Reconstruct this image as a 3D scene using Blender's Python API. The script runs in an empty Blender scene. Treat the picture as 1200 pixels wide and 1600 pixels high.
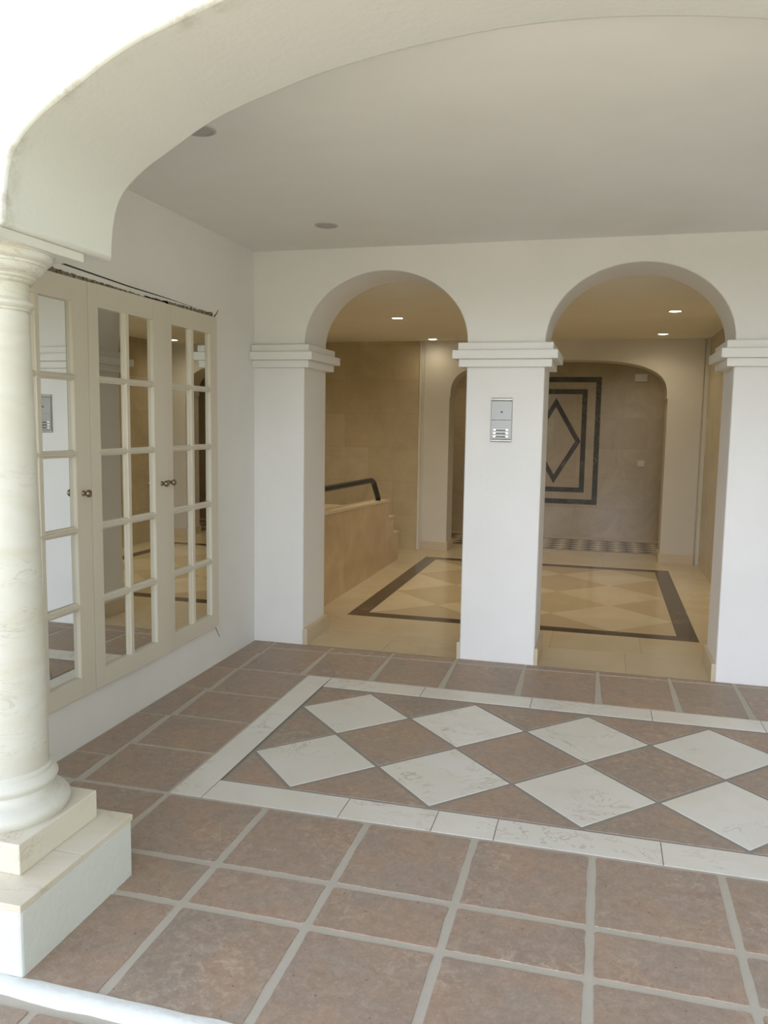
import bpy, bmesh, math, random
from mathutils import Matrix, Vector, noise

C = bpy.context.scene
COL = C.collection
random.seed(7)

# ------------------------------------------------------------------ camera
CAM_POS = Vector((2.25866, -5.05122, 1.5))
F_PX, YAW, PITCH, ROLL = 1271.89, 0.261725, 0.109577, 0.0155825
cy, sy, cp, sp = math.cos(YAW), math.sin(YAW), math.cos(PITCH), math.sin(PITCH)
fwd = Vector((-sy*cp, cy*cp, -sp))
rgt = Vector((cy, sy, 0))
upv = rgt.cross(fwd)
r2 = rgt*math.cos(ROLL) + upv*math.sin(ROLL)
u2 = upv*math.cos(ROLL) - rgt*math.sin(ROLL)
cam = bpy.data.cameras.new('camera')
cam.sensor_fit = 'VERTICAL'
cam.sensor_height = 36.0
cam.sensor_width = 27.0
cam.lens = F_PX/1600*36
cam.clip_start = 0.02
camo = bpy.data.objects.new('camera', cam)
COL.objects.link(camo)
m = Matrix((r2, u2, -fwd)).transposed().to_4x4()
m.translation = CAM_POS
camo.matrix_world = m
C.camera = camo

# ------------------------------------------------------------------ world and exposure
C.view_settings.view_transform = 'Standard'
C.view_settings.look = 'None'
C.view_settings.gamma = 1.0
C.view_settings.use_curve_mapping = False
C.view_settings.exposure = 1.08
SKY_STRENGTH = 1.0
LOBBY_LAMP = 19.0

w = bpy.data.worlds.new('sky')
C.world = w
w.use_nodes = True
nt = w.node_tree
nt.nodes.clear()
out = nt.nodes.new('ShaderNodeOutputWorld')
bg = nt.nodes.new('ShaderNodeBackground')
bg.inputs['Strength'].default_value = SKY_STRENGTH
tc = nt.nodes.new('ShaderNodeTexCoord')
sep = nt.nodes.new('ShaderNodeSeparateXYZ')
nt.links.new(tc.outputs['Generated'], sep.inputs[0])
nz = nt.nodes.new('ShaderNodeTexNoise')
nz.inputs['Scale'].default_value = 7.0
nz.inputs['Detail'].default_value = 6.0
nt.links.new(tc.outputs['Generated'], nz.inputs['Vector'])
fol = nt.nodes.new('ShaderNodeValToRGB')           # tree line on the horizon
fol.color_ramp.elements[0].position = 0.38
fol.color_ramp.elements[0].color = (0.05, 0.07, 0.03, 1)
fol.color_ramp.elements[1].position = 0.66
fol.color_ramp.elements[1].color = (1.3, 1.35, 0.9, 1)
e = fol.color_ramp.elements.new(0.55)
e.color = (0.36, 0.46, 0.24, 1)
nt.links.new(nz.outputs['Fac'], fol.inputs[0])
hz = nt.nodes.new('ShaderNodeMath'); hz.operation = 'MULTIPLY_ADD'
hz.inputs[1].default_value = 0.25; hz.inputs[2].default_value = -0.125
nt.links.new(nz.outputs['Fac'], hz.inputs[0])
ad = nt.nodes.new('ShaderNodeMath'); ad.operation = 'ADD'
nt.links.new(sep.outputs[2], ad.inputs[0]); nt.links.new(hz.outputs[0], ad.inputs[1])
mr = nt.nodes.new('ShaderNodeMapRange')
mr.inputs['From Min'].default_value = 0.035; mr.inputs['From Max'].default_value = 0.075
# taller trees to the east side of the street
sd = nt.nodes.new('ShaderNodeMapRange')
sd.inputs['From Min'].default_value = 0.35; sd.inputs['From Max'].default_value = 0.85
sd.inputs['To Min'].default_value = 0.0; sd.inputs['To Max'].default_value = -0.40
nt.links.new(sep.outputs[0], sd.inputs['Value'])
ad2 = nt.nodes.new('ShaderNodeMath'); ad2.operation = 'ADD'
nt.links.new(ad.outputs[0], ad2.inputs[0]); nt.links.new(sd.outputs[0], ad2.inputs[1])
nt.links.new(ad2.outputs[0], mr.inputs['Value'])
mx = nt.nodes.new('ShaderNodeMix'); mx.data_type = 'RGBA'
nt.links.new(mr.outputs[0], mx.inputs['Factor'])
nt.links.new(fol.outputs[0], mx.inputs[6])
sky = nt.nodes.new('ShaderNodeValToRGB')           # bright haze low down, dimmer overhead
for i_, (p_, v_) in enumerate(((0.0, 3.5), (0.17, 3.3), (0.32, 1.25), (0.55, 0.55), (1.0, 0.42))):
    q_ = sky.color_ramp.elements[i_] if i_ < 2 else sky.color_ramp.elements.new(p_)
    q_.position = p_
    q_.color = (v_*0.93, v_, v_*1.16, 1)
nt.links.new(sep.outputs[2], sky.inputs[0])
nt.links.new(sky.outputs[0], mx.inputs[7])
nt.links.new(mx.outputs[2], bg.inputs['Color'])
nt.links.new(bg.outputs[0], out.inputs[0])

# sun from behind the building: it lights the street in front, the porch stays in shade
sl = bpy.data.lights.new('sun', 'SUN')
sl.energy = 6.6
sl.color = (1.0, 0.92, 0.78)
sl.angle = math.radians(1.0)
so = bpy.data.objects.new('sun', sl)
COL.objects.link(so)
so.rotation_euler = (math.radians(-34), math.radians(6), 0)


# ------------------------------------------------------------------ material helpers
def mat(name, col, rough=0.6, metal=0.0, spec=0.5):
    mt = bpy.data.materials.new(name)
    mt.use_nodes = True
    b = mt.node_tree.nodes['Principled BSDF']
    b.inputs['Base Color'].default_value = (*col, 1)
    b.inputs['Roughness'].default_value = rough
    b.inputs['Metallic'].default_value = metal
    b.inputs['Specular IOR Level'].default_value = spec
    return mt, mt.node_tree, b


def N(t, kind, **kw):
    n = t.nodes.new('ShaderNode'+kind)
    for k, v in kw.items():
        if hasattr(n, k) and k not in ('inputs',):
            setattr(n, k, v)
        else:
            n.inputs[k.replace('_', ' ')].default_value = v
    return n


def ramp(t, src, stops):
    r = t.nodes.new('ShaderNodeValToRGB')
    el = r.color_ramp.elements
    el[0].position, el[0].color = stops[0][0], (*stops[0][1], 1)
    el[1].position, el[1].color = stops[-1][0], (*stops[-1][1], 1)
    for p, c in stops[1:-1]:
        q = el.new(p); q.color = (*c, 1)
    t.links.new(src, r.inputs[0])
    return r.outputs[0]


def mixc(t, fac, a, b, blend='MIX'):
    x = t.nodes.new('ShaderNodeMix'); x.data_type = 'RGBA'; x.blend_type = blend
    for sock, v in ((x.inputs['Factor'], fac), (x.inputs[6], a), (x.inputs[7], b)):
        if isinstance(v, (int, float)):
            sock.default_value = v
        elif isinstance(v, tuple):
            sock.default_value = (*v, 1)
        else:
            t.links.new(v, sock)
    return x.outputs[2]


def math_(t, op, a, b=None):
    x = t.nodes.new('ShaderNodeMath'); x.operation = op
    for i, v in enumerate((a, b)):
        if v is None: continue
        if isinstance(v, (int, float)): x.inputs[i].default_value = v
        else: t.links.new(v, x.inputs[i])
    return x.outputs[0]


def coords(t):
    return t.nodes.new('ShaderNodeTexCoord').outputs['Object']


def noise_(t, scale, detail=4.0, rough=0.55, vec=None, dist=0.0):
    n = t.nodes.new('ShaderNodeTexNoise')
    n.inputs['Scale'].default_value = scale
    n.inputs['Detail'].default_value = detail
    n.inputs['Roughness'].default_value = rough
    n.inputs['Distortion'].default_value = dist
    t.links.new(vec if vec is not None else coords(t), n.inputs['Vector'])
    return n.outputs['Fac']


def bump_(t, b, h, strength=0.2, dist=0.01):
    n = t.nodes.new('ShaderNodeBump')
    n.inputs['Strength'].default_value = strength
    n.inputs['Distance'].default_value = dist
    t.links.new(h, n.inputs['Height'])
    t.links.new(n.outputs[0], b.inputs['Normal'])


def plaster(name, col, rough=0.85, bs=0.25, bd=0.004):
    mt, t, b = mat(name, col, rough, spec=0.25)
    f = noise_(t, 2.2, 5)
    c2 = tuple(x*0.95 for x in col)
    t.links.new(mixc(t, ramp(t, f, [(0.35, (0, 0, 0)), (0.75, (1, 1, 1))]), col, c2), b.inputs['Base Color'])
    h = math_(t, 'ADD', noise_(t, 34, 5, 0.6), math_(t, 'MULTIPLY', noise_(t, 6, 3), 1.5))
    bump_(t, b, h, bs, bd)
    return mt


M = {}
M['plaster'] = plaster('white_plaster', (0.80, 0.79, 0.76))
M['ceiling'] = plaster('ceiling_paint', (0.80, 0.805, 0.765), 0.9, 0.08)
M['lobby_paint'] = plaster('lobby_paint', (0.64, 0.61, 0.535), 0.8, 0.06)
M['lobby_ceiling'] = plaster('lobby_ceiling_paint', (0.85, 0.82, 0.72), 0.9, 0.05)


def front_plaster():                                # weathered outer edge of the big arch
    mt, t, b = mat('weathered_plaster', (0.69, 0.705, 0.67), 0.9, spec=0.2)
    co = coords(t)
    s = t.nodes.new('ShaderNodeSeparateXYZ'); t.links.new(co, s.inputs[0])
    edge = t.nodes.new('ShaderNodeMapRange')
    edge.inputs['From Min'].default_value = -3.13; edge.inputs['From Max'].default_value = -3.185
    t.links.new(s.outputs[1], edge.inputs['Value'])
    outer = t.nodes.new('ShaderNodeMapRange')
    outer.inputs['From Min'].default_value = -3.1995; outer.inputs['From Max'].default_value = -3.197
    t.links.new(s.outputs[1], outer.inputs['Value'])
    f = ramp(t, noise_(t, 9, 8, 0.75, co), [(0.46, (0, 0, 0)), (0.62, (1, 1, 1))])
    k = math_(t, 'MULTIPLY', math_(t, 'MULTIPLY', edge.outputs[0], f), outer.outputs[0])
    t.links.new(mixc(t, math_(t, 'MULTIPLY', k, 0.5), (0.69, 0.705, 0.67), (0.30, 0.26, 0.17)), b.inputs['Base Color'])
    h = math_(t, 'ADD', noise_(t, 40, 6, 0.65, co), noise_(t, 8, 4, 0.6, co))
    bump_(t, b, h, 0.28, 0.005)
    return mt


M['front'] = front_plaster()
M['rough_white'] = plaster('thick_white_paint', (0.72, 0.745, 0.715), 0.7, 0.75, 0.005)


def terracotta(name='terracotta'):
    mt, t, b = mat(name, (0.4, 0.27, 0.2), 0.62, spec=0.35)
    co = coords(t)
    rnd = t.nodes.new('ShaderNodeNewGeometry').outputs['Random Per Island']
    base = ramp(t, rnd, [(0.0, (0.325, 0.262, 0.228)), (0.35, (0.350, 0.280, 0.245)), (0.7, (0.308, 0.262, 0.232)), (1.0, (0.360, 0.278, 0.232))])
    off = t.nodes.new('ShaderNodeVectorMath'); off.operation = 'ADD'
    cm = t.nodes.new('ShaderNodeCombineXYZ')
    t.links.new(math_(t, 'MULTIPLY', rnd, 40.0), cm.inputs[0]); t.links.new(math_(t, 'MULTIPLY', rnd, 23.0), cm.inputs[1])
    t.links.new(co, off.inputs[0]); t.links.new(cm.outputs[0], off.inputs[1])
    v = off.outputs[0]
    big = noise_(t, 3.4, 7, 0.68, v, 0.5)
    c = mixc(t, ramp(t, big, [(0.42, (0, 0, 0)), (0.66, (0.75, 0.75, 0.75))]), base, (0.415, 0.295, 0.218))
    gre = noise_(t, 3.8, 7, 0.7, v, 0.8)
    c = mixc(t, ramp(t, gre, [(0.52, (0, 0, 0)), (0.72, (0.8, 0.8, 0.8))]), c, (0.350, 0.310, 0.270))
    dk = noise_(t, 5.5, 6, 0.7, off.outputs[0], 0.5)
    c = mixc(t, ramp(t, dk, [(0.28, (0.45, 0.45, 0.45)), (0.44, (0, 0, 0))]), c, (0.25, 0.18, 0.14))
    sc_ = noise_(t, 2.3, 3, 0.5, v, 0.3)
    mid = noise_(t, 26, 9, 0.8, v, 0.6)
    light = math_(t, 'MULTIPLY', ramp(t, mid, [(0.50, (0, 0, 0)), (0.62, (1, 1, 1))]), math_(t, 'ADD', ramp(t, sc_, [(0.5, (0, 0, 0)), (0.7, (0.5, 0.5, 0.5))]), 0.22))
    c = mixc(t, light, c, (0.58, 0.48, 0.40))
    c = mixc(t, math_(t, 'MULTIPLY', ramp(t, mid, [(0.36, (1, 1, 1)), (0.48, (0, 0, 0))]), 0.35), c, (0.22, 0.155, 0.12))
    fine = noise_(t, 130, 5, 0.8, v)
    c = mixc(t, math_(t, 'MULTIPLY', ramp(t, fine, [(0.56, (0, 0, 0)), (0.64, (1, 1, 1))]), 0.50), c, (0.19, 0.14, 0.11))
    c = mixc(t, math_(t, 'MULTIPLY', ramp(t, noise_(t, 85, 6, 0.8, v), [(0.57, (0, 0, 0)), (0.66, (1, 1, 1))]), 0.55), c, (0.62, 0.53, 0.44))
    pit = t.nodes.new('ShaderNodeTexVoronoi'); pit.inputs['Scale'].default_value = 19.0
    t.links.new(v, pit.inputs['Vector'])
    c = mixc(t, math_(t, 'MULTIPLY', ramp(t, pit.outputs['Distance'], [(0.055, (1, 1, 1)), (0.085, (0, 0, 0))]), 0.6), c, (0.12, 0.085, 0.065))
    c = mixc(t, 1.0, c, (1.02, 1.0, 0.93), 'MULTIPLY')
    t.links.new(c, b.inputs['Base Color'])
    t.links.new(math_(t, 'ADD', math_(t, 'MULTIPLY', mid, 0.35), 0.36), b.inputs['Roughness'])
    bump_(t, b, math_(t, 'ADD', math_(t, 'MULTIPLY', fine, 0.5), big), 0.18, 0.004)
    return mt


def marble(name, c0, c1, vein, rough=0.35, vs=5.0, vein_amt=0.6, island=True, spec=0.5, squash=1.0):
    mt, t, b = mat(name, c0, rough, spec=spec)
    co = coords(t)
    if squash != 1.0:
        mp = t.nodes.new('ShaderNodeMapping'); mp.inputs['Scale'].default_value = (1, 1, squash); mp.inputs['Rotation'].default_value = (0.25, 0.2, 0)
        t.links.new(co, mp.inputs['Vector']); co = mp.outputs[0]
    v = co
    base = c0
    if island:
        rnd = t.nodes.new('ShaderNodeNewGeometry').outputs['Random Per Island']
        off = t.nodes.new('ShaderNodeVectorMath'); off.operation = 'ADD'
        cm = t.nodes.new('ShaderNodeCombineXYZ')
        t.links.new(math_(t, 'MULTIPLY', rnd, 37.0), cm.inputs[0]); t.links.new(math_(t, 'MULTIPLY', rnd, 19.0), cm.inputs[2])
        t.links.new(co, off.inputs[0]); t.links.new(cm.outputs[0], off.inputs[1])
        v = off.outputs[0]
        base = mixc(t, rnd, c0, tuple(x*0.92 for x in c0))
    cl = noise_(t, vs*0.6, 5, 0.6, v, 0.8)
    c = mixc(t, ramp(t, cl, [(0.38, (0, 0, 0)), (0.72, (1, 1, 1))]), base, c1)
    n1 = noise_(t, vs, 7, 0.62, v, 1.4)
    vn = ramp(t, n1, [(0.485, (0, 0, 0)), (0.5, (1, 1, 1)), (0.515, (0, 0, 0))])
    gate = ramp(t, noise_(t, vs*0.5, 2, 0.5, v), [(0.5, (0, 0, 0)), (0.62, (1, 1, 1))])
    k = math_(t, 'MULTIPLY', math_(t, 'MULTIPLY', vn, gate), vein_amt)
    c = mixc(t, k, c, vein)
    t.links.new(c, b.inputs['Base Color'])
    return mt


M['terracotta'] = terracotta()
M['cream_marble'] = marble('cream_marble', (0.77, 0.76, 0.70), (0.70, 0.665, 0.575), (0.30, 0.24, 0.17), 0.42, 4.5)
M['column_marble'] = marble('column_marble', (0.70, 0.70, 0.65), (0.64, 0.62, 0.53), (0.40, 0.36, 0.28), 0.38, 5.0, 0.55, False, squash=3.2)
M['slab_marble'] = marble('slab_marble', (0.74, 0.70, 0.60), (0.66, 0.60, 0.46), (0.36, 0.30, 0.2), 0.4, 5.0, 0.5, False)
M['lobby_marble'] = marble('lobby_floor_marble', (0.66, 0.57, 0.41), (0.58, 0.48, 0.32), (0.42, 0.32, 0.18), 0.16, 2.5, 0.3)
M['lobby_marble_dark'] = marble('lobby_floor_marble_honey', (0.54, 0.44, 0.29), (0.48, 0.385, 0.24), (0.33, 0.24, 0.13), 0.16, 2.5, 0.3)
M['skirting'] = marble('skirting_marble', (0.60, 0.51, 0.37), (0.54, 0.45, 0.30), (0.36, 0.29, 0.19), 0.3, 3.0, 0.3, False)
M['brown_marble'] = marble('brown_marble', (0.060, 0.042, 0.030), (0.10, 0.072, 0.05), (0.42, 0.36, 0.28), 0.18, 7.0, 0.75, False)
M['green_marble'] = marble('dark_inlay_marble', (0.060, 0.052, 0.042), (0.11, 0.095, 0.075), (0.38, 0.35, 0.28), 0.34, 9.0, 0.8, False, 0.3)


def wall_tile(name, c0, c1, rough, w_=0.6, h_=0.4):
    mt, t, b = mat(name, c0, rough)
    co = coords(t)
    s = t.nodes.new('ShaderNodeSeparateXYZ'); t.links.new(co, s.inputs[0])
    cm = t.nodes.new('ShaderNodeCombineXYZ')
    t.links.new(math_(t, 'ADD', s.outputs[0], s.outputs[1]), cm.inputs[0]); t.links.new(s.outputs[2], cm.inputs[1])
    br = t.nodes.new('ShaderNodeTexBrick')
    br.offset = 0.5
    br.inputs['Scale'].default_value = 1.0
    br.inputs['Brick Width'].default_value = w_
    br.inputs['Row Height'].default_value = h_
    br.inputs['Mortar Size'].default_value = 0.0015
    br.inputs['Color1'].default_value = (*c0, 1)
    br.inputs['Color2'].default_value = (*c1, 1)
    br.inputs['Mortar'].default_value = (*[x*0.75 for x in c1], 1)
    t.links.new(cm.outputs[0], br.inputs['Vector'])
    cl = noise_(t, 2.4, 6, 0.65, co, 0.9)
    c = mixc(t, ramp(t, cl, [(0.35, (0, 0, 0)), (0.75, (0.8, 0.8, 0.8))]), br.outputs['Color'], tuple(x*0.80 for x in c1))
    t.links.new(c, b.inputs['Base Color'])
    return mt


M['wall_marble'] = wall_tile('wall_marble_tile', (0.60, 0.51, 0.34), (0.52, 0.43, 0.275), 0.24)
M['niche_marble'] = wall_tile('niche_marble_tile', (0.52, 0.42, 0.27), (0.46, 0.36, 0.225), 0.22)
M['parapet_marble'] = wall_tile('parapet_marble_tile', (0.60, 0.45, 0.27), (0.53, 0.38, 0.21), 0.25, 0.7, 0.9)


def grout(name, c0, c1):
    mt, t, b = mat(name, c0, 0.95, spec=0.15)
    t.links.new(mixc(t, noise_(t, 7, 6, 0.7), c0, c1), b.inputs['Base Color'])
    bump_(t, b, noise_(t, 60, 5, 0.7), 0.5, 0.003)
    return mt


M['grout'] = grout('pale_grout', (0.54, 0.50, 0.42), (0.45, 0.42, 0.36))
M['grey_grout'] = grout('grey_grout', (0.34, 0.32, 0.285), (0.29, 0.27, 0.24))
M['dark_joint'], _, _ = mat('dark_joint', (0.16, 0.14, 0.11), 0.9)
M['door_paint'], _, _ = mat('door_paint', (0.66, 0.61, 0.515), 0.5, spec=0.4)
M['mirror'], _, _ = mat('mirror_glass', (0.80, 0.82, 0.80), 0.01, 1.0)
M['knob'], _, _ = mat('aged_brass', (0.30, 0.24, 0.16), 0.28, 1.0)
M['black'], _, _ = mat('black_paint', (0.012, 0.012, 0.013), 0.35)
M['steel'], _, _ = mat('brushed_aluminium', (0.36, 0.36, 0.35), 0.45, 0.5)
M['chrome'], _, _ = mat('polished_chrome', (0.74, 0.74, 0.72), 0.25, 0.9)
M['name_strip'], _, _ = mat('dark_name_strip', (0.06, 0.06, 0.06), 0.3)
M['white_plastic'], _, _ = mat('white_plastic', (0.70, 0.67, 0.58), 0.45)
M['crack'], _, _ = mat('crack_dark', (0.035, 0.028, 0.022), 0.95)
M['dark_wood'], _, _ = mat('dark_wood', (0.045, 0.026, 0.018), 0.4)
M['can'], _, _ = mat('grey_lamp_can', (0.42, 0.415, 0.39), 0.5)
mt, t, b = mat('broken_plaster', (0.3, 0.26, 0.2), 0.95, spec=0.1)
t.links.new(ramp(t, noise_(t, 45, 6, 0.75), [(0.35, (0.06, 0.045, 0.03)), (0.5, (0.26, 0.22, 0.16)), (0.65, (0.55, 0.50, 0.42))]), b.inputs['Base Color'])
bump_(t, b, noise_(t, 45, 6, 0.75), 0.8, 0.01)
M['broken'] = mt
mt, t, b = mat('lamp_glow', (1, 1, 1), 0.5)
b.inputs['Emission Color'].default_value = (1, 0.93, 0.78, 1)
b.inputs['Emission Strength'].default_value = 9.0
M['glow'] = mt
mt, t, b = mat('outside_paving', (0.42, 0.40, 0.36), 0.9)
t.links.new(mixc(t, noise_(t, 0.8, 5), (0.62, 0.585, 0.49), (0.54, 0.50, 0.41)), b.inputs['Base Color'])
M['paving'] = mt


# ------------------------------------------------------------------ mesh helpers
def finish(name, bm, mats, parent=None, smooth=None, bevel=0.0, seg=2):
    bmesh.ops.recalc_face_normals(bm, faces=bm.faces)
    me = bpy.data.meshes.new(name)
    bm.to_mesh(me); bm.free()
    if not isinstance(mats, (list, tuple)):
        mats = [mats]
    for k in mats:
        me.materials.append(M[k])
    o = bpy.data.objects.new(name, me)
    COL.objects.link(o)
    if parent is not None:
        o.parent = parent
    if smooth is not None:
        for p in me.polygons: p.use_smooth = True
        me.set_sharp_from_angle(angle=math.radians(smooth))
    if bevel > 0:
        md = o.modifiers.new('soft_edges', 'BEVEL')
        md.width = bevel; md.segments = seg; md.limit_method = 'ANGLE'; md.angle_limit = math.radians(35)
        md.harden_normals = False
    return o


def structure(o):
    o['kind'] = 'structure'
    return o


def box(bm, x0, x1, y0, y1, z0, z1, mi=0):
    vs = [bm.verts.new((x, y, z)) for z in (z0, z1) for y in (y0, y1) for x in (x0, x1)]
    for f in ((0, 2, 3, 1), (4, 5, 7, 6), (0, 1, 5, 4), (2, 6, 7, 3), (0, 4, 6, 2), (1, 3, 7, 5)):
        fc = bm.faces.new([vs[i] for i in f]); fc.material_index = mi
    return vs


def prism(bm, pts, axis, a, b_, mi=0):
    """outline pts (u,v) extruded along axis: axis 0 -> (y,z), 1 -> (x,z), 2 -> (x,y)"""
    def P(u, v, w_):
        return ((w_, u, v), (u, w_, v), (u, v, w_))[axis]
    A = [bm.verts.new(P(u, v, a)) for u, v in pts]
    B = [bm.verts.new(P(u, v, b_)) for u, v in pts]
    n = len(pts)
    caps = [bm.faces.new(A), bm.faces.new(B[::-1])]
    fs = list(caps)
    for i in range(n):
        fs.append(bm.faces.new((A[i], B[i], B[(i+1) % n], A[(i+1) % n])))
    for f in fs: f.material_index = mi
    return fs


def lathe(bm, prof, cx=0, cy_=0, n=48, axis='z', mi=0, close=True):
    rings = []
    for r, h in prof:
        ring = []
        for i in range(n):
            a = 2*math.pi*i/n
            u, v = r*math.cos(a), r*math.sin(a)
            ring.append(bm.verts.new((cx+u, cy_+v, h) if axis == 'z' else (h, cx+u, cy_+v)))
        rings.append(ring)
    for A, B in zip(rings, rings[1:]):
        for i in range(n):
            f = bm.faces.new((A[i], A[(i+1) % n], B[(i+1) % n], B[i])); f.material_index = mi
    if close:
        for r_ in (rings[0], rings[-1]):
            f = bm.faces.new(r_); f.material_index = mi


def arcp(r0, h0, r1, h1, bulge, n=7):
    """profile arc from (r0,h0) to (r1,h1), bulging outward by bulge"""
    pts = []
    for i in range(n+1):
        k = i/n
        s = math.sin(math.pi*k)
        dx, dy = r1-r0, h1-h0
        L = math.hypot(dx, dy) or 1
        nx, ny = dy/L, -dx/L
        if nx < 0: nx, ny = -nx, -ny
        pts.append((r0+dx*k+nx*bulge*s, h0+dy*k+ny*bulge*s))
    return pts


def tube(bm, pts, r, n=12, mi=0):
    pts = [Vector(p) for p in pts]
    rings = []
    for i, p in enumerate(pts):
        d = (pts[min(i+1, len(pts)-1)]-pts[max(i-1, 0)]).normalized()
        a = d.cross(Vector((0, 0, 1)))
        if a.length < 1e-3: a = d.cross(Vector((0, 1, 0)))
        a.normalize(); b2 = d.cross(a)
        rings.append([bm.verts.new(p+(a*math.cos(2*math.pi*k/n)+b2*math.sin(2*math.pi*k/n))*r) for k in range(n)])
    for A, B in zip(rings, rings[1:]):
        for i in range(n):
            bm.faces.new((A[i], A[(i+1) % n], B[(i+1) % n], B[i])).material_index = mi
    bm.faces.new(rings[0]).material_index = mi
    bm.faces.new(rings[-1]).material_index = mi


def clip(poly, x0, x1, y0, y1):
    def cut(p, ax, v, keep_less):
        o = []
        for i in range(len(p)):
            a, b2 = p[i], p[(i+1) % len(p)]
            ia = (a[ax] <= v) if keep_less else (a[ax] >= v)
            ib = (b2[ax] <= v) if keep_less else (b2[ax] >= v)
            if ia: o.append(a)
            if ia != ib:
                k = (v-a[ax])/(b2[ax]-a[ax])
                o.append((a[0]+k*(b2[0]-a[0]), a[1]+k*(b2[1]-a[1])))
        return o
    for ax, v, kl in ((0, x0, False), (0, x1, True), (1, y0, False), (1, y1, True)):
        poly = cut(poly, ax, v, kl)
        if len(poly) < 3: return []
    return poly


def area(p):
    return 0.5*sum(p[i][0]*p[(i+1) % len(p)][1]-p[(i+1) % len(p)][0]*p[i][1] for i in range(len(p)))


def shrink(p, d):
    """inset a convex counter-clockwise polygon by d"""
    n = len(p); L = []
    for i in range(n):
        a, b2 = Vector(p[i]), Vector(p[(i+1) % n])
        t_ = (b2-a).normalized(); nrm = Vector((-t_.y, t_.x))
        L.append((a+nrm*d, t_))
    o = []
    for i in range(n):
        (a, ta), (b2, tb) = L[i-1], L[i]
        den = ta.x*tb.y-ta.y*tb.x
        if abs(den) < 1e-6:
            o.append(tuple(b2)); continue
        k = ((b2.x-a.x)*tb.y-(b2.y-a.y)*tb.x)/den
        o.append((a.x+ta.x*k, a.y+ta.y*k))
    return o


def tile(bm, poly, gap, mi, top=0.0, edge=0.003, jit=0.0, rnd=0.0, depth=0.014):
    """one laid tile: the cell polygon shrunk by its joint, worn edges, its own island of the floor mesh"""
    p = [tuple(q) for q in poly]
    clean = []
    for q in p:
        if not clean or (Vector(q)-Vector(clean[-1])).length > 1e-4: clean.append(q)
    if (Vector(clean[0])-Vector(clean[-1])).length < 1e-4: clean.pop()
    p = clean
    if len(p) < 3: return
    if area(p) < 0: p = p[::-1]
    if area(p) < 2e-4: return
    p = shrink(p, gap)
    if area(p) < 1e-4: return
    n = len(p); pts = []
    for i in range(n):
        a, b2, c = Vector(p[i-1]), Vector(p[i]), Vector(p[(i+1) % n])
        if rnd > 0:
            e0 = b2+(a-b2).normalized()*min(rnd, (a-b2).length*0.3); e1 = b2+(c-b2).normalized()*min(rnd, (c-b2).length*0.3)
            mid = (e0+e1)*0.25+b2*0.5
            pts += [e0, mid, e1]
        else:
            e1 = b2; pts.append(b2)
        if jit > 0:
            e2 = c+(b2-c).normalized()*min(rnd, (b2-c).length*0.3)
            L = (e2-e1).length; k = max(1, int(L/0.03))
            for j in range(1, k):
                q = e1.lerp(e2, j/k); nn = (c-b2).normalized(); nn = Vector((-nn.y, nn.x))
                d = noise.noise(Vector((q.x*9, q.y*9, mi*3.1)))*jit+noise.noise(Vector((q.x*33, q.y*33, 5.0)))*jit*0.5
                pts.append(q+nn*(d+jit*0.4))
    cen = sum(pts, Vector((0, 0)))/len(pts)
    def ring(z, ins):
        r = []
        for q in pts:
            v = cen-q
            r.append(bm.verts.new((*(q+v.normalized()*min(ins, v.length*0.5)), z)))
        return r
    R = [ring(top-depth, 0), ring(top-edge, 0), ring(top-edge*0.3, edge*0.5), ring(top, edge*1.4)]
    m_ = len(pts)
    for A, B in zip(R, R[1:]):
        for i in range(m_):
            bm.faces.new((A[i], A[(i+1) % m_], B[(i+1) % m_], B[i])).material_index = mi
    bm.faces.new(R[-1]).material_index = mi


def rect(x0, x1, y0, y1):
    return [(x0, y0), (x1, y0), (x1, y1), (x0, y1)]


# ================================================================== PORCH FLOOR
FX = 4.14                                     # porch width
TC, MB, GR, GG, DJ = 0, 1, 2, 3, 4
bm = bmesh.new()
box(bm, 0, FX, -3.345, 0.0, -0.10, -0.0024, GR)
PX0, PX1, PY0, PY1 = 0.776, 0.776+9*0.2928, -2.068, -0.790      # inside of the marble border
BX0, BX1, BY0, BY1 = 0.625, PX1+0.15, -2.235, -0.622            # outside of the marble border
box(bm, BX0, BX1, BY0, BY1, -0.09, -0.0016, GG)
g = 0.0125
# joints across the porch
XJ = [0.18, 0.625, 1.05, 1.462, 1.868, 2.281, 2.703, 3.115, 3.53, 3.96, FX]
XF = [0.02, 0.57, 0.99, 1.411, 1.842, 2.282, 2.697, 3.06, 3.47, 3.9, FX]
YJ = [-2.235, -2.668, -2.906, -3.36]
for ya, yb in zip(YJ, YJ[1:]):
    xs = XJ if ya != -2.235 else XJ
    for xa, xb in zip(xs, xs[1:]):
        tile(bm, rect(xa, xb, yb, ya), g, TC, jit=0.004, rnd=0.012, edge=0.0018)
tile(bm, rect(0.0, 0.18, -2.668, -2.235), g, TC, jit=0.004, rnd=0.012)
tile(bm, rect(0.0, 0.18, -3.36, -2.668), g, TC, jit=0.004, rnd=0.012)
# row along the arcade
def yf(x): return -0.145+0.030*x
for xa, xb in zip(XF, XF[1:]):
    a0 = max(xa, 0.16)
    tile(bm, [(a0+0.02, -0.622), (xb, -0.622), (xb, yf(xb)), (a0, yf(a0))], 0.009, TC, jit=0.002, rnd=0.008)
    tile(bm, [(a0, yf(a0)), (xb, yf(xb)), (xb, 0.006), (a0, 0.006)], 0.008, TC, jit=0.002, rnd=0.008)
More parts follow.
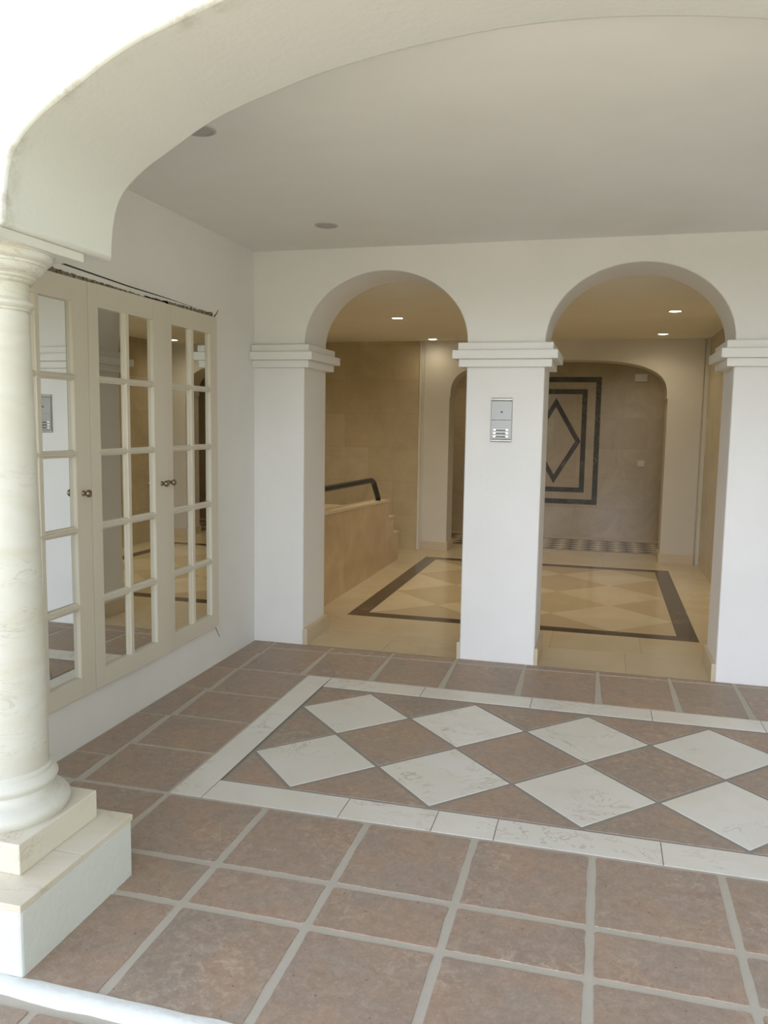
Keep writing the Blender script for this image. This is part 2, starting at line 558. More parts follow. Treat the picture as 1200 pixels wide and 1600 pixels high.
# columns of tiles along the side walls
YL = [-0.622, -1.055, -1.44, -1.83, -2.235]
for ya, yb in zip(YL, YL[1:]):
    tile(bm, [(0.19+0.012*(-yb), yb), (BX0-0.004, yb), (BX0-0.004, ya), (0.165+0.012*(-ya), ya)], 0.006, TC, jit=0.002, rnd=0.008)
    tile(bm, rect(BX1+0.004, BX1+0.42, yb, ya), 0.009, TC, jit=0.002, rnd=0.008)
    tile(bm, rect(BX1+0.42, FX, yb, ya), 0.009, TC, jit=0.002, rnd=0.008)
YS = [0.0, -0.28, -0.64, -1.02, -1.46, -1.98, -2.235]
for ya, yb in zip(YS, YS[1:]):
    tile(bm, [(0.0, yb), (0.165+0.012*(-yb), yb), (0.15+0.012*(-ya), ya), (0.0, ya)], 0.004, TC, jit=0.003, rnd=0.008)
# marble border pieces, mitred at the far corner, thin dark joints
J = 0.0016
def strip_y(x0, x1, y0, y1, cuts):
    ys = [y0]+cuts+[y1]
    for a, b2 in zip(ys, ys[1:]): tile(bm, rect(x0, x1, a, b2), J, MB, edge=0.001)
def strip_x(x0, x1, y0, y1, cuts):
    xs = [x0]+cuts+[x1]
    for a, b2 in zip(xs, xs[1:]): tile(bm, rect(a, b2, y0, y1), J, MB, edge=0.001)
box(bm, BX0+0.004, BX1-0.004, BY0+0.004, PY0-0.004, -0.09, -0.0012, DJ)
box(bm, BX0+0.004, PX0-0.004, BY0+0.004, BY1-0.004, -0.09, -0.0013, DJ)
box(bm, BX0+0.004, BX1-0.004, PY1+0.004, BY1-0.004, -0.09, -0.0014, DJ)
strip_x(PX0-0.01, BX1, BY0, PY0, [1.338, 1.70, 1.932, 2.52, 3.1])
strip_y(BX0, PX0-0.01, BY0, BY1-0.165, [-1.28])
tile(bm, [(BX0, BY1-0.165), (PX0-0.01, BY1-0.165), (PX0-0.005, BY1), (BX0, BY1)], J, MB, edge=0.001)
strip_x(PX0-0.005, BX1, PY1, BY1, [1.336, 1.938, 2.561, 3.1])
strip_y(BX1-0.15, BX1, PY0, PY1, [-1.4])
# harlequin of marble and terracotta lozenges
ax_, by_ = 0.2928, 0.3066
y00 = -2.0505
for i in range(-1, 11):
    for j in range(-1, 6):
        cxx, cyy = PX0+i*ax_, y00+j*by_
        if (i+j) % 2: continue
        po = clip([(cxx-ax_, cyy), (cxx, cyy-by_), (cxx+ax_, cyy), (cxx, cyy+by_)], PX0, PX1, PY0+0.004, PY1-0.014)
        if not po: continue
        is_marble = (j % 2 != 0)
        tile(bm, po, 0.0085, MB if is_marble else TC, edge=0.0015, jit=0.0 if is_marble else 0.0012)
structure(finish('floor', bm, ['terracotta', 'cream_marble', 'grout', 'grey_grout', 'dark_joint']))

# painted kerb and the lower paving outside
bm = bmesh.new()
n = 60
prof = [(-3.328, -0.1), (-3.328, 0.0015), (-3.345, 0.003), (-3.364, -0.002), (-3.376, -0.018), (-3.378, -0.1)]
rows = []
for i in range(n+1):
    x = -0.5+i*(FX+1.0)/n
    rr = []
    for k, (yy, zz) in enumerate(prof):
        d = noise.noise(Vector((x*7, k*2.0, 1.0)))*0.008+noise.noise(Vector((x*25, k*2.0, 4.0)))*0.005
        rr.append(bm.verts.new((x, yy+(d if k in (1, 2, 3, 4) else 0), zz+(d*0.2 if k in (2, 3) else 0))))
    rows.append(rr)
for A, B in zip(rows, rows[1:]):
    for k in range(len(prof)-1):
        bm.faces.new((A[k], B[k], B[k+1], A[k+1]))
structure(finish('trim_kerb', bm, 'rough_white', smooth=50))
bm = bmesh.new()
box(bm, -7, 12, -18, -3.372, -0.3, -0.024, 1)
for i in range(-3, 12):
    for j in range(0, 3):
        xa = -0.775+i*0.42; ya = -3.395-j*0.42
        tile(bm, rect(xa, xa+0.42, ya-0.42, ya), 0.011, 0, top=-0.020, jit=0.003, rnd=0.01)
box(bm, -7, 12, -18, -4.66, -0.2, -0.022, 2)
structure(finish('floor_outside', bm, ['terracotta', 'grout', 'paving']))

# ================================================================== ARCADE WALL
WT = 0.43
SPR, RISE = 2.0, 0.448
P1 = (0.352, 1.421); P2 = (1.895, 2.955)
def arch(x0, x1, spr, rise, n=44):
    c, a = (x0+x1)/2, (x1-x0)/2
    return [(c-a*math.cos(math.pi*i/n), spr+rise*math.sin(math.pi*i/n)) for i in range(n+1)]
ol = [(-1.3, -0.05), (P1[0], -0.05)]+arch(*P1, SPR, RISE)+[(P1[1], -0.05), (P2[0], -0.05)]+arch(*P2, SPR, RISE)+[(P2[1], -0.05), (FX+0.2, -0.05), (FX+0.2, 2.75), (-1.3, 2.75)]
bm = bmesh.new()
prism(bm, ol, 1, 0.0, WT)
structure(finish('wall_back', bm, 'plaster', smooth=30, bevel=0.007))

def impost(name, x0, x1, l, r, full=0.0):
    bm = bmesh.new()
    for z0, z1, o in ((1.846, 1.893, 0.045), (1.893, 1.946, 0.080), (1.946, 1.992, 0.050)):
        box(bm, x0-o*l, x1+o*r, -o, WT+o, z0, z1)
    return structure(finish(name, bm, 'plaster', bevel=0.004))
impost('trim_1', 0.001, P1[1-1], 0, 1)
impost('trim_2', P1[1], P2[0], 1, 1)
impost('trim_3', P2[1], FX-0.001, 1, 0)
# marble skirting on the jambs
for nm, xa, xb in (('baseboard_1', P1[0]-0.002, P1[0]+0.032), ('baseboard_2', P1[1]-0.020, P1[1]+0.002), ('baseboard_3', P2[0]-0.002, P2[0]+0.020), ('baseboard_4', P2[1]-0.024, P2[1]+0.002)):
    bm = bmesh.new()
    box(bm, xa, xb, -0.004, WT+0.01, -0.004, 0.108)
    structure(finish(nm, bm, 'skirting', bevel=0.003))

# ================================================================== PORCH WALLS, BIG ARCH, CEILING
CZ = 2.592
bm = bmesh.new()
box(bm, -0.35, 0.0, -3.2, 0.02, -0.1, 2.75)
wl = structure(finish('wall_left', bm, 'plaster', bevel=0.004))
bm = bmesh.new()
box(bm, FX, FX+0.3, -3.2, 0.02, -0.1, 2.75)
structure(finish('wall_right', bm, 'plaster'))
bm = bmesh.new()
box(bm, -0.35, FX+0.3, -2.72, 0.02, CZ, 2.80)
structure(finish('ceiling', bm, 'ceiling'))

half = [(0.722, 1.995), (0.726, 2.06), (0.733, 2.115), (0.748, 2.165), (0.772, 2.205), (0.806, 2.238), (0.855, 2.274), (0.912, 2.306), (0.978, 2.343), (1.042, 2.378),
        (1.13, 2.416), (1.246, 2.452), (1.34, 2.479), (1.43, 2.502), (1.56, 2.527), (1.69, 2.546), (1.81, 2.559), (1.94, 2.569), (2.07, 2.572)]
# smooth the profile
def catmull(p, k=4):
    o = []
    for i in range(len(p)-1):
        a, b2, c, d = p[max(i-1, 0)], p[i], p[i+1], p[min(i+2, len(p)-1)]
        for j in range(k):
            s = j/k
            o.append(tuple(0.5*((2*b2[q])+(-a[q]+c[q])*s+(2*a[q]-5*b2[q]+4*c[q]-d[q])*s*s+(-a[q]+3*b2[q]-3*c[q]+d[q])*s**3) for q in (0, 1)))
    o.append(p[-1])
    return o
hp = catmull(half, 3)
AXC = 2.07
full = hp+[(2*AXC-x, z) for x, z in hp[::-1][1:]]
ol = [(-0.9, 1.995)]+full+[(5.1, 1.995), (5.1, 3.9), (-0.9, 3.9)]
bm = bmesh.new()
prism(bm, ol, 1, -3.2, -2.7)
structure(finish('wall_front', bm, 'front', smooth=30, bevel=0.014, seg=3))

# cracked plaster round the cupboard doors
def ribbon(name, pts, wid, key, x=0.0012, parent=wl, jit=0.0, sub=1):
    bm = bmesh.new()
    P = []
    for (a, b2), (wa, wb) in zip(zip(pts, pts[1:]), zip(wid, wid[1:])):
        k = max(1, int((Vector(b2)-Vector(a)).length/0.012)) if jit else 6
        for i in range(k):
            s = i/k
            P.append((a[0]+(b2[0]-a[0])*s, a[1]+(b2[1]-a[1])*s, wa+(wb-wa)*s))
    P.append((*pts[-1], wid[-1]))
    top, bot, t2, b3 = [], [], [], []
    for y, z, ww in P:
        j1 = noise.noise(Vector((y*38, z*9, 2)))*jit+noise.noise(Vector((y*110, z*9, 2)))*jit*0.6
        j2 = noise.noise(Vector((y*38, z*9, 7)))*jit*0.5
        zt, zb = z+max(ww/2+j1, 0.0004), z-max(ww/2+j2, 0.0004)
        top.append(bm.verts.new((x, y, zt))); bot.append(bm.verts.new((x, y, zb)))
        t2.append(bm.verts.new((x-0.003, y, zt))); b3.append(bm.verts.new((x-0.003, y, zb)))
    for i in range(len(P)-1):
        bm.faces.new((top[i], top[i+1], bot[i+1], bot[i]))
        bm.faces.new((t2[i], t2[i+1], top[i+1], top[i]))
        bm.faces.new((bot[i], bot[i+1], b3[i+1], b3[i]))
    return finish(name, bm, key, parent)
ribbon('plaster_crack', [(-2.5, 2.166), (-1.94, 2.150), (-1.477, 2.137), (-1.1, 2.133), (-0.78, 2.125)], [0.005, 0.007, 0.006, 0.004, 0.001], 'crack')
ribbon('broken_plaster', [(-2.5, 2.114), (-2.05, 2.112), (-1.6, 2.107), (-1.32, 2.104)], [0.014, 0.022, 0.018, 0.010], 'broken', jit=0.007)
ribbon('open_gap', [(-1.33, 2.106), (-1.10, 2.106)], [0.018, 0.020], 'crack', jit=0.005)
ribbon('broken_plaster', [(-1.16, 2.106), (-0.9, 2.108), (-0.59, 2.110)], [0.022, 0.026, 0.032], 'broken', jit=0.009)
ribbon('plaster_crack', [(-0.582, 2.100), (-0.545, 2.125), (-0.520, 2.150)], [0.008, 0.008, 0.006], 'crack')
ribbon('plaster_crack', [(-0.588, 0.235), (-0.565, 0.205), (-0.545, 0.175), (-0.528, 0.155)], [0.008, 0.008, 0.007, 0.003], 'crack')
ribbon('broken_plaster', [(-2.0, 0.238), (-1.6, 0.236), (-1.2, 0.234), (-0.95, 0.234), (-0.6, 0.236)], [0.004, 0.009, 0.016, 0.008, 0.006], 'broken', jit=0.005)

# ================================================================== LOBBY SHELL
LZ = 2.447
LY = 4.36
LXR = 3.31
NY = 6.2
# floor
LM, LD, BR, GJ = 0, 1, 2, 3
bm = bmesh.new()
box(bm, -1.3, 4.6, 0.0, NY+0.1, -0.12, -0.0008, GJ)
e_ = 0.0004
OX0, OX1, OY0, OY1 = 0.373, 2.966, 0.915, 3.85
IX0, IX1, IY0, IY1 = 0.515, 2.825, 1.045, 3.71
def lt(po, mi, gap=0.0008):
    tile(bm, po, gap, mi, edge=e_, depth=0.01)
# threshold slabs
for xa, xb in ((P1[0], 0.9), (0.9, P1[1]), (P2[0], 2.45), (2.45, P2[1])):
    lt(rect(xa, xb, 0.004, 0.45), LM)
xs = [-0.1, 0.76, 1.36, 1.96, 2.56, LXR]
for xa, xb in zip(xs, xs[1:]): lt(rect(xa, xb, 0.45, OY0), LM)
ys = [OY0, 1.5, 2.1, 2.7, 3.3, OY1]
for ya, yb in zip(ys, ys[1:]):
    lt(rect(-0.1, OX0, ya, yb), LM); lt(rect(OX1, LXR, ya, yb), LM)
xs = [-1.3, -0.7, -0.1, 0.5, 1.1, 1.7, 2.3, 2.9, 3.5, 4.1, 4.6]
for xa, xb in zip(xs, xs[1:]):
    lt(rect(xa, xb, OY1, 4.36), LM); lt(rect(xa, xb, 4.36, 4.94), LM); lt(rect(xa, xb, 5.96, NY+0.05), LM)
# dark border
lt([(OX0, OY0), (OX1, OY0), (IX1, IY0), (IX0, IY0)], BR); lt([(IX0, IY1), (IX1, IY1), (OX1, OY1), (OX0, OY1)], BR)
lt([(OX0, OY0), (IX0, IY0), (IX0, IY1), (OX0, OY1)], BR); lt([(IX1, IY0), (OX1, OY0), (OX1, OY1), (IX1, IY1)], BR)
# diagonal slabs inside it
hd = 0.462; hy = 0.444
for i in range(-1, 7):
    for j in range(-1, 8):
        if (i+j) % 2 == 0: continue
        cxx, cyy = IX0+i*hd, IY0+j*hy
        po = clip([(cxx-hd, cyy), (cxx, cyy-hy), (cxx+hd, cyy), (cxx, cyy+hy)], IX0, IX1, IY0, IY1)
        if po: lt(po, LD if j % 2 == 0 else LM)
# harlequin band in the corridor
lt(rect(-1.3, 4.6, 4.94, 4.985), BR); lt(rect(-1.3, 4.6, 5.915, 5.96), BR)
dw, dh = 0.112, 0.093
for i in range(-12, 42):
    for j in range(0, 11):
        if (i+j) % 2: continue
        cxx, cyy = i*dw, 4.985+j*dh
        po = clip([(cxx-dw, cyy), (cxx, cyy-dh), (cxx+dw, cyy), (cxx, cyy+dh)], -1.3, 4.6, 4.985, 5.915)
        if po: tile(bm, po, 0.0, BR if i % 2 else LM, edge=0.0002, depth=0.004)
structure(finish('floor_lobby', bm, ['lobby_marble', 'lobby_marble_dark', 'brown_marble', 'dark_joint']))

bm = bmesh.new(); box(bm, -1.6, 4.9, WT, NY+0.3, LZ, LZ+0.3)
structure(finish('ceiling_lobby', bm, 'lobby_ceiling'))
# back wall with the flat arch
bm = bmesh.new()
c_, a_, n_ = 1.705, 1.19, 2/3.1
arc = []
for i in range(61):
    q_ = math.pi*i/60
    cq, sq = math.cos(q_), math.sin(q_)
    arc.append((c_-a_*math.copysign(abs(cq)**n_, cq), 1.80+0.425*abs(sq)**n_))
ol = [(0.20, -0.02), (0.505, -0.02), (0.505, 1.80)]+arc+[(2.905, 1.80), (2.905, -0.02), (3.262, -0.02), (3.262, LZ+0.05), (0.20, LZ+0.05)]
prism(bm, ol, 1, LY, LY+0.34)
structure(finish('wall_lobby_back', bm, 'lobby_paint', smooth=30, bevel=0.004))
bm = bmesh.new(); box(bm, -1.5, 0.142, LY+0.005, LY+0.34, -0.02, LZ+0.05)
structure(finish('wall_stair_back', bm, 'wall_marble'))
bm = bmesh.new(); box(bm, 0.142, 0.172, LY-0.004, LY+0.3, -0.02, LZ+0.02); box(bm, 0.172, 0.20, LY+0.012, LY+0.3, -0.02, LZ+0.02)
structure(finish('trim_4', bm, 'lobby_paint', bevel=0.003))
bm = bmesh.new(); box(bm, 3.262, 3.275, LY+0.012, LY+0.3, -0.02, LZ+0.02); box(bm, 3.275, LXR+0.02, LY-0.004, LY+0.3, -0.02, LZ+0.02)
structure(finish('trim_5', bm, 'lobby_paint', bevel=0.003))
for nm, xa, xb in (('baseboard_5', 0.20, 0.520), ('baseboard_6', 2.890, 3.262)):
    bm = bmesh.new(); box(bm, xa, xb, LY-0.016, LY+0.355, -0.01, 0.102)
    structure(finish(nm, bm, 'skirting', bevel=0.003))
bm = bmesh.new(); box(bm, LXR, LXR+0.2, WT-0.02, LY+0.34, -0.02, LZ+0.05)
structure(finish('wall_lobby_right', bm, 'wall_marble'))
bm = bmesh.new(); box(bm, -1.5, -1.3, WT-0.02, LY+0.34, -0.02, LZ+0.05)
structure(finish('wall_lobby_left', bm, 'wall_marble'))
bm = bmesh.new(); box(bm, -1.5, 4.8, NY, NY+0.2, -0.02, LZ+0.05)
structure(finish('wall_niche', bm, 'niche_marble'))
bm = bmesh.new(); box(bm, -1.5, -0.9, LY+0.34, NY, -0.02, LZ+0.05)
structure(finish('wall_niche_left', bm, 'dark_wood'))
bm = bmesh.new(); box(bm, 3.95, 4.8, LY+0.34, NY, -0.02, LZ+0.05)
structure(finish('wall_niche_right', bm, 'dark_wood'))
bm = bmesh.new(); box(bm, LXR+0.0, 4.8, LY+0.1, LY+0.34, -0.02, LZ+0.05)
structure(finish('wall_niche_front', bm, 'lobby_paint'))

# stairs and the marble parapet beside them
bm = bmesh.new()
prism(bm, [(WT, -0.01), (3.59, -0.01), (3.59, 0.295), (3.385, 0.295), (3.385, 0.49), (3.18, 0.49), (3.18, 0.675), (WT, 0.775)], 0, -0.02, 0.11)
structure(finish('wall_stair', bm, 'parapet_marble', bevel=0.002))
bm = bmesh.new()
prism(bm, [(WT, 0.772), (3.19, 0.673), (3.19, 0.697), (WT, 0.797)], 0, -0.03, 0.116)
box(bm, -0.02, 0.116, 3.17, 3.40, 0.489, 0.511); box(bm, -0.02, 0.116, 3.37, 3.605, 0.294, 0.316)
structure(finish('trim_6', bm, 'skirting', bevel=0.002))
bm = bmesh.new()
prism(bm, [(0.5, -0.01), (3.59, -0.01), (3.59, 0.16), (3.3, 0.16), (3.3, 0.32), (3.01, 0.32), (3.01, 0.48), (2.72, 0.48), (2.72, 0.64), (2.43, 0.64), (2.43, 0.70), (0.5, 0.70)], 0, -1.3, -0.02)
structure(finish('floor_stair', bm, 'lobby_marble_dark'))


# ================================================================== THINGS
def thing(name, label, cat, loc=(0, 0, 0), group=None):
    o = bpy.data.objects.new(name, None)
    COL.objects.link(o)
    o.location = loc
    o['label'] = label; o['category'] = cat
    if group: o['group'] = group
    return o


def part(name, bm, key, root, smooth=None, bevel=0.0, label=None):
    """mesh drawn in world coordinates, re-based on the thing's own origin"""
    base = root
    off = Vector((0, 0, 0))
    while base is not None:
        off += base.location; base = base.parent
    bmesh.ops.translate(bm, verts=bm.verts, vec=-off)
    o = finish(name, bm, key, root, smooth, bevel)
    if label: o['label'] = label
    return o


# ---- mirrored cupboard doors
ROWS = [(0.330, 0.638), (0.675, 0.986), (1.020, 1.327), (1.358, 1.660), (1.690, 1.997)]
DOORS = [
    (-2.500, -1.843, (-2.412, -2.204), (-2.152, -1.950), [-1.905], 'white mirrored cupboard door partly hidden behind the marble column'),
    (-1.839, -1.187, (-1.765, -1.562), (-1.510, -1.312), [-1.252], 'middle white mirrored cupboard door, knob at its far edge'),
    (-1.183, -0.588, (-1.113, -0.916), (-0.857, -0.673), [-1.160], 'white mirrored cupboard door closest to the arcade wall corner'),
]
XF_ = 0.026
for (ya, yb, pa, pb, knobs, lab) in DOORS:
    root = thing('cupboard_door', lab, 'door', (0.0, ya, 0.24), 'mirrored cupboard doors on the white side wall')
    AJAR = -0.0175 if lab.startswith('middle') else 0.0
    bm = bmesh.new()
    z0, z1 = 0.243, 2.098
    box(bm, 0.001, XF_, ya, pa[0], z0, z1)
    box(bm, 0.001, XF_, pb[1], yb, z0, z1)
    box(bm, 0.001, XF_, pa[0], pb[1], z0, ROWS[0][0])
    box(bm, 0.001, XF_, pa[0], pb[1], ROWS[-1][1], z1)
    bmesh.ops.remove_doubles(bm, verts=bm.verts, dist=1e-5)
    fr = part('frame', bm, 'door_paint', root, bevel=0.002)
    # glazing bars: moulded section with two fillets
    bm = bmesh.new()
    def bar_z(c, w_, za, zb):
        prism(bm, [(0.004, c-w_/2), (0.013, c-w_/2), (0.019, c-w_*0.30), (0.024, c-w_*0.22), (0.024, c+w_*0.22), (0.019, c+w_*0.30), (0.013, c+w_/2), (0.004, c+w_/2)], 2, za, zb)
    bar_z((pa[1]+pb[0])/2, pb[0]-pa[1], ROWS[0][0]-0.004, ROWS[-1][1]+0.004)
    def bar_y(c, w_, y0, y1):
        A = []
        sec = [(0.004, -w_/2), (0.016, -w_/2), (0.021, -w_*0.34), (0.021, -w_*0.20), (0.029, -w_*0.12), (0.029, w_*0.12), (0.021, w_*0.20), (0.021, w_*0.34), (0.016, w_/2), (0.004, w_/2)]
        # pointed ends run onto the stiles
        E = []
        for y_, tip in ((y0, -0.020), (y1, 0.020)):
            E.append([bm.verts.new((x_, y_+tip*(1-abs(h)/(w_/2)), c+h)) for x_, h in sec])
        k = len(sec)
        for i in range(k):
            bm.faces.new((E[0][i], E[0][(i+1) % k], E[1][(i+1) % k], E[1][i]))
        bm.faces.new(E[0]); bm.faces.new(E[1])
    for (a0, a1), (b0, b1) in zip(ROWS, ROWS[1:]):
        bar_y((a1+b0)/2, b0-a1, pa[0]+0.004, pb[1]-0.004)
    part('glazing_bars', bm, 'door_paint', root)
    for (p0, p1) in (pa, pb):
        for (r0, r1) in ROWS:
            bm = bmesh.new()
            box(bm, 0.003, 0.0075, p0-0.003, p1+0.003, r0-0.003, r1+0.003)
            part('mirror_pane', bm, 'mirror', root)
    for ky in knobs:
        bm = bmesh.new()
        kz = 1.165
        lathe(bm, [(0.001, XF_-0.002), (0.012, XF_-0.002), (0.013, XF_+0.001), (0.010, XF_+0.006), (0.006, XF_+0.009), (0.006, XF_+0.014), (0.010, XF_+0.018), (0.016, XF_+0.024), (0.0175, XF_+0.030), (0.015, XF_+0.036), (0.008, XF_+0.040), (0.001, XF_+0.041)], ky, kz, 24, 'x')
        part('knob', bm, 'knob', root, smooth=50, label='small aged brass knob')
    root.rotation_euler = (0, 0, AJAR)

# ---- marble column on its pedestal
CX, CY = 0.525, -3.025
ped = thing('pedestal', 'low white painted block with marble top slabs carrying the column', 'pedestal', (0.555, -3.055, 0))
bm = bmesh.new()
vs = box(bm, 0.30, 0.8125, -3.330, -2.799, -0.06, 0.188)
part('body', bm, 'rough_white', ped, bevel=0.008)
for ya, yb in ((-3.333, -3.062), (-3.059, -2.796)):
    bm = bmesh.new(); box(bm, 0.294, 0.815, ya, yb, 0.187, 0.207)
    part('top_slab', bm, 'slab_marble', ped, bevel=0.002, label='cream marble slab')
colm = thing('column', 'round veined cream marble column with moulded base and capital', 'column', (CX, CY, 0.207))
bm = bmesh.new(); box(bm, 0.345, 0.715, -3.21, -2.845, 0.207, 0.298)
part('plinth_block', bm, 'slab_marble', colm, bevel=0.003)
bm = bmesh.new()
pr = [(0.10, 0.298), (0.172, 0.298)]+arcp(0.172, 0.298, 0.166, 0.345, 0.014)+[(0.160, 0.348)]+arcp(0.158, 0.350, 0.134, 0.378, -0.006)+[(0.136, 0.380)]+arcp(0.136, 0.381, 0.134, 0.421, 0.013)+[(0.131, 0.423), (0.131, 0.434), (0.124, 0.440), (0.10, 0.440)]
lathe(bm, pr, CX, CY, 72)
part('base', bm, 'column_marble', colm, smooth=40)
bm = bmesh.new()
sh = [(0.09, 0.438), (0.1215, 0.438)]+[(0.1225-0.0175*((z-0.44)/1.365)**1.6, z) for z in [0.44+1.365*i/14 for i in range(15)]]+[(0.09, 1.805)]
lathe(bm, sh, CX, CY, 72)
part('shaft', bm, 'column_marble', colm, smooth=40)
bm = bmesh.new()
cp_ = [(0.09, 1.803), (0.110, 1.803), (0.110, 1.808)]+arcp(0.112, 1.810, 0.110, 1.834, 0.010)+[(0.1065, 1.837), (0.1065, 1.880), (0.113, 1.882)]+arcp(0.113, 1.883, 0.117, 1.891, 0.003, 4)+[(0.120, 1.892)]+arcp(0.121, 1.893, 0.126, 1.902, 0.003, 4)+[(0.129, 1.903)]+arcp(0.130, 1.905, 0.152, 1.930, 0.005)+[(0.157, 1.931), (0.157, 1.938)]+arcp(0.158, 1.939, 0.176, 1.962, 0.006)+[(0.180, 1.963), (0.180, 1.968), (0.10, 1.968)]
lathe(bm, cp_, CX, CY, 72)
part('capital', bm, 'column_marble', colm, smooth=35)
bm = bmesh.new(); box(bm, CX-0.187, CX+0.187, CY-0.187, CY+0.187, 1.967, 1.9945)
part('abacus', bm, 'column_marble', colm, bevel=0.003)

# ---- door-entry panel on the middle pier
ip = thing('intercom_panel', 'silver door entry intercom panel on the white middle pier', 'intercom', (1.645, -0.001, 1.39))
X0, X1 = 1.580, 1.710
bm = bmesh.new(); box(bm, X0, X1, -0.010, 0.004, 1.392, 1.660)
part('housing', bm, 'can', ip, bevel=0.002)
def curved_strip(z0, z1):
    bm = bmesh.new()
    k = 8
    sec = [(-0.010, z0)]+[(-0.011-0.006*math.sin(math.pi*i/k), z0+(z1-z0)*i/k) for i in range(k+1)]+[(-0.010, z1)]
    prism(bm, sec, 0, X0, X1)
    return bm
part('end_strip', curved_strip(1.642, 1.6605), 'chrome', ip, smooth=40, label='bright chrome end strip')
part('end_strip', curved_strip(1.3915, 1.409), 'chrome', ip, smooth=40, label='bright chrome end strip')
bm = bmesh.new(); box(bm, X0+0.003, X1-0.003, -0.015, -0.009, 1.5265, 1.6405)
md = part('speaker_module', bm, 'steel', ip, bevel=0.001)
bm = bmesh.new()
for i in range(6):
    for j in range(6):
        xx, zz = 1.652+i*0.007, 1.588+j*0.007
        if (i-2.5)**2+(j-2.5)**2 < 9: box(bm, xx, xx+0.0022, -0.0152, -0.014, zz, zz+0.0022)
part('speaker_holes', bm, 'can', md)
bm = bmesh.new()
lathe(bm, [(0.0005, 0), (0.006, 0), (0.006, 0.004), (0.0005, 0.004)], 0, 0, 14)
bmesh.ops.rotate(bm, verts=bm.verts, matrix=Matrix.Rotation(math.pi/2, 3, 'X'))
bmesh.ops.translate(bm, verts=bm.verts, vec=(1.646, -0.0135, 1.574))
part('camera_eye', bm, 'black', md, label='tiny black camera eye')
bm = bmesh.new(); box(bm, X0+0.003, X1-0.003, -0.015, -0.009, 1.4105, 1.5245)
md2 = part('button_module', bm, 'steel', ip, bevel=0.001)
for zz in (1.4655, 1.4455, 1.4255):
    bm = bmesh.new(); box(bm, X0+0.016, X1-0.020, -0.0185, -0.0145, zz-0.007, zz+0.007)
    bt = part('call_button', bm, 'chrome', ip, bevel=0.002)
    bm = bmesh.new(); box(bm, X0+0.033, X1-0.036, -0.0192, -0.018, zz-0.0048, zz+0.0035)
    part('name_strip', bm, 'name_strip', bt, label='dark name strip')

# ---- marble inlay on the corridor wall
inl = thing('marble_inlay', 'dark marble diamond inside two rectangular frames on the corridor wall', 'wall panel', (1.617, NY, 0.44))
def frame_xz(x0, x1, z0, z1, w_, y0, y1):
    bm = bmesh.new()
    o = [(x0, z0), (x1, z0), (x1, z1), (x0, z1)]; i_ = [(x0+w_, z0+w_), (x1-w_, z0+w_), (x1-w_, z1-w_), (x0+w_, z1-w_)]
    for k in range(4):
        q = (k+1) % 4
        prism(bm, [o[k], o[q], i_[q], i_[k]], 1, y0, y1)
    return bm
part('outer_frame', frame_xz(1.039, 2.197, 0.442, 2.140, 0.068, NY-0.002, NY+0.003), 'green_marble', inl)
part('inner_frame', frame_xz(1.212, 2.022, 0.602, 1.980, 0.066, NY-0.002, NY+0.003), 'green_marble', inl)
bm = bmesh.new()
o4 = [(1.617, 0.715), (1.955, 1.288), (1.617, 1.862), (1.279, 1.288)]
sc = lambda p: (1.617+(p[0]-1.617)*0.79, 1.288+(p[1]-1.288)*0.79)
for k in range(4):
    q = (k+1) % 4
    prism(bm, [o4[k], o4[q], sc(o4[q]), sc(o4[k])], 1, NY-0.002, NY+0.003)
part('diamond', bm, 'green_marble', inl)

# ---- emergency light and switch
em = thing('emergency_light', 'pale rectangular emergency light high on the marble corridor wall', 'emergency light', (2.69, NY, 2.08))
bm = bmesh.new(); box(bm, 2.610, 2.774, NY-0.030, NY, 2.078, 2.182)
part('housing', bm, 'white_plastic', em, bevel=0.006)
bm = bmesh.new(); box(bm, 2.622, 2.762, NY-0.036, NY-0.029, 2.090, 2.170)
part('diffuser', bm, 'white_plastic', em, bevel=0.003)
sw = thing('light_switch', 'small square pale light switch low on the marble corridor wall', 'switch', (2.741, NY, 1.016))
bm = bmesh.new(); box(bm, 2.697, 2.786, NY-0.010, NY, 0.972, 1.058)
part('plate', bm, 'white_plastic', sw, bevel=0.003)
bm = bmesh.new(); box(bm, 2.719, 2.764, NY-0.016, NY-0.009, 0.994, 1.036)
part('rocker', bm, 'white_plastic', sw, bevel=0.002)

# ---- handrail over the parapet
hr = thing('handrail', 'black metal handrail bent down onto the marble stair parapet', 'handrail', (0.055, 2.935, 0.70))
bm = bmesh.new()
path = [(0.055, 0.50, 0.962), (0.055, 1.145, 0.950), (0.055, 2.0, 0.937), (0.055, 2.60, 0.930), (0.055, 2.68, 0.926), (0.055, 2.735, 0.912), (0.055, 2.775, 0.885), (0.055, 2.84, 0.82), (0.055, 2.90, 0.765), (0.055, 2.925, 0.74), (0.055, 2.935, 0.700)]
tube(bm, path, 0.027, 14)
part('rail', bm, 'black', hr, smooth=50)
bm = bmesh.new(); tube(bm, [(0.055, 0.9, 0.75), (0.055, 0.9, 0.95)], 0.016, 12)
part('post', bm, 'black', hr, smooth=50)

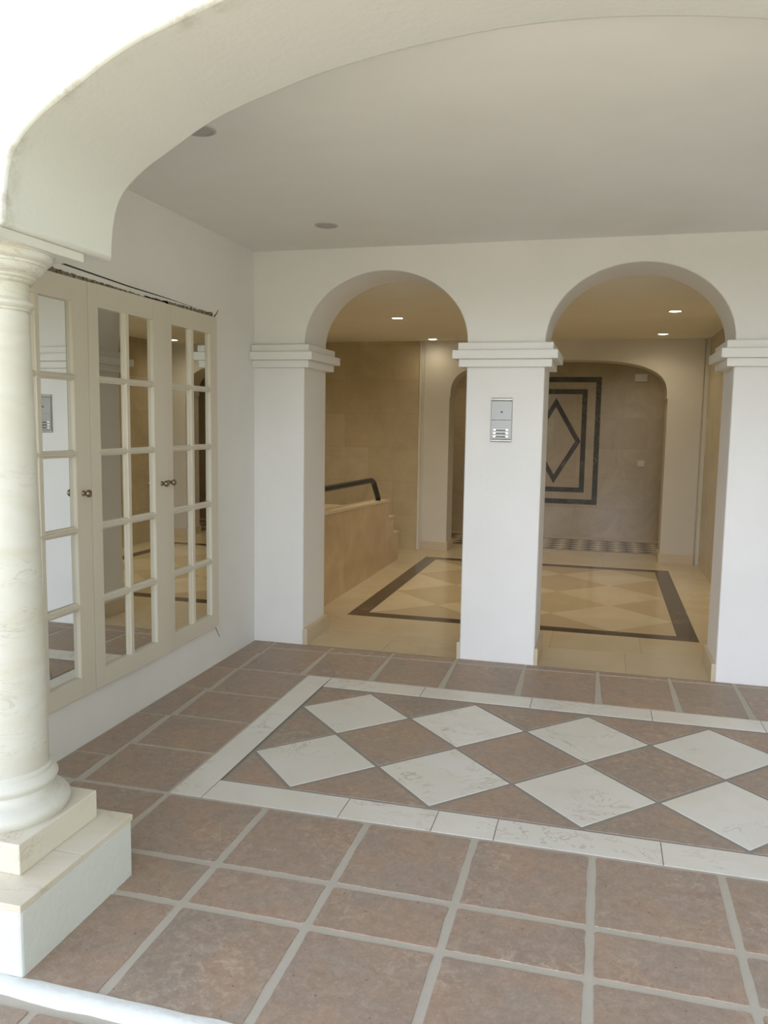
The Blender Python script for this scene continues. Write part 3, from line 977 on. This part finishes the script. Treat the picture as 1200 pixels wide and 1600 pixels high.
# ---- recessed spotlights
def downlight(x, y, z, lit, lab, grp, r=0.048, power=1.0):
    root = thing('recessed_spotlight', lab, 'spotlight', (x, y, z), grp)
    bm = bmesh.new()
    lathe(bm, [(r, z-0.001), (r, z-0.005), (r+0.004, z-0.007), (r+0.014, z-0.004), (r+0.016, z+0.001)], x, y, 36, close=False)
    part('trim_ring', bm, 'white_plastic' if lit else 'can', root, smooth=40)
    bm = bmesh.new()
    lathe(bm, [(0.001, z-0.0030), (r*0.98, z-0.0030), (r*0.98, z+0.002)], x, y, 36, close=False)
    part('lamp', bm, 'glow' if lit else 'can', root)
    if lit:
        ld = bpy.data.lights.new('spotlight_beam', 'SPOT')
        ld.energy = LOBBY_LAMP*power; ld.color = (1.0, 0.84, 0.58); ld.spot_size = math.radians(165); ld.spot_blend = 1.0; ld.shadow_soft_size = 0.05
        lo = bpy.data.objects.new('spotlight_beam', ld)
        COL.objects.link(lo); lo.parent = root; lo.location = (0, 0, -0.02)
gl = 'lit spotlights in the lobby ceiling'
downlight(0.398, 2.260, LZ, True, 'lit ceiling spotlight in front, seen through the arch over the handrail', gl)
downlight(0.338, 4.130, LZ, True, 'lit ceiling spotlight close to the back wall above the handrail side', gl, power=0.10)
downlight(2.777, 2.152, LZ, True, 'lit ceiling spotlight in front, seen through the arch over the diamond inlay', gl)
downlight(2.795, 3.876, LZ, True, 'lit ceiling spotlight further back, above the corridor arch and emergency light', gl, power=0.32)
downlight(1.600, 2.200, LZ, True, 'unseen ceiling spotlight added to light the middle of the lobby behind the intercom pier', gl)  # added lamp, out of view, brightens the mid-lobby
downlight(-0.650, 2.600, LZ, True, 'unseen ceiling spotlight added to light the stairs behind the parapet', gl)  # extra unseen lamp, put in to light the stair side
downlight(0.300, 5.300, LZ, True, 'unseen ceiling spotlight added to light the corridor towards the dark wood end', gl, power=0.5)  # no known fitting here, added to brighten the corridor
downlight(2.700, 5.300, LZ, True, 'unseen ceiling spotlight added to light the corridor between arch and emergency light', gl, power=0.5)  # second added corridor lamp, hidden from the camera, for fill
gu = 'unlit spotlights in the porch ceiling'
downlight(0.706, -0.597, CZ, False, 'unlit grey ceiling spotlight above the porch near the arcade wall', gu, 0.050)
downlight(0.724, -2.122, CZ, False, 'unlit grey ceiling spotlight half hidden by the big front arch', gu, 0.050)
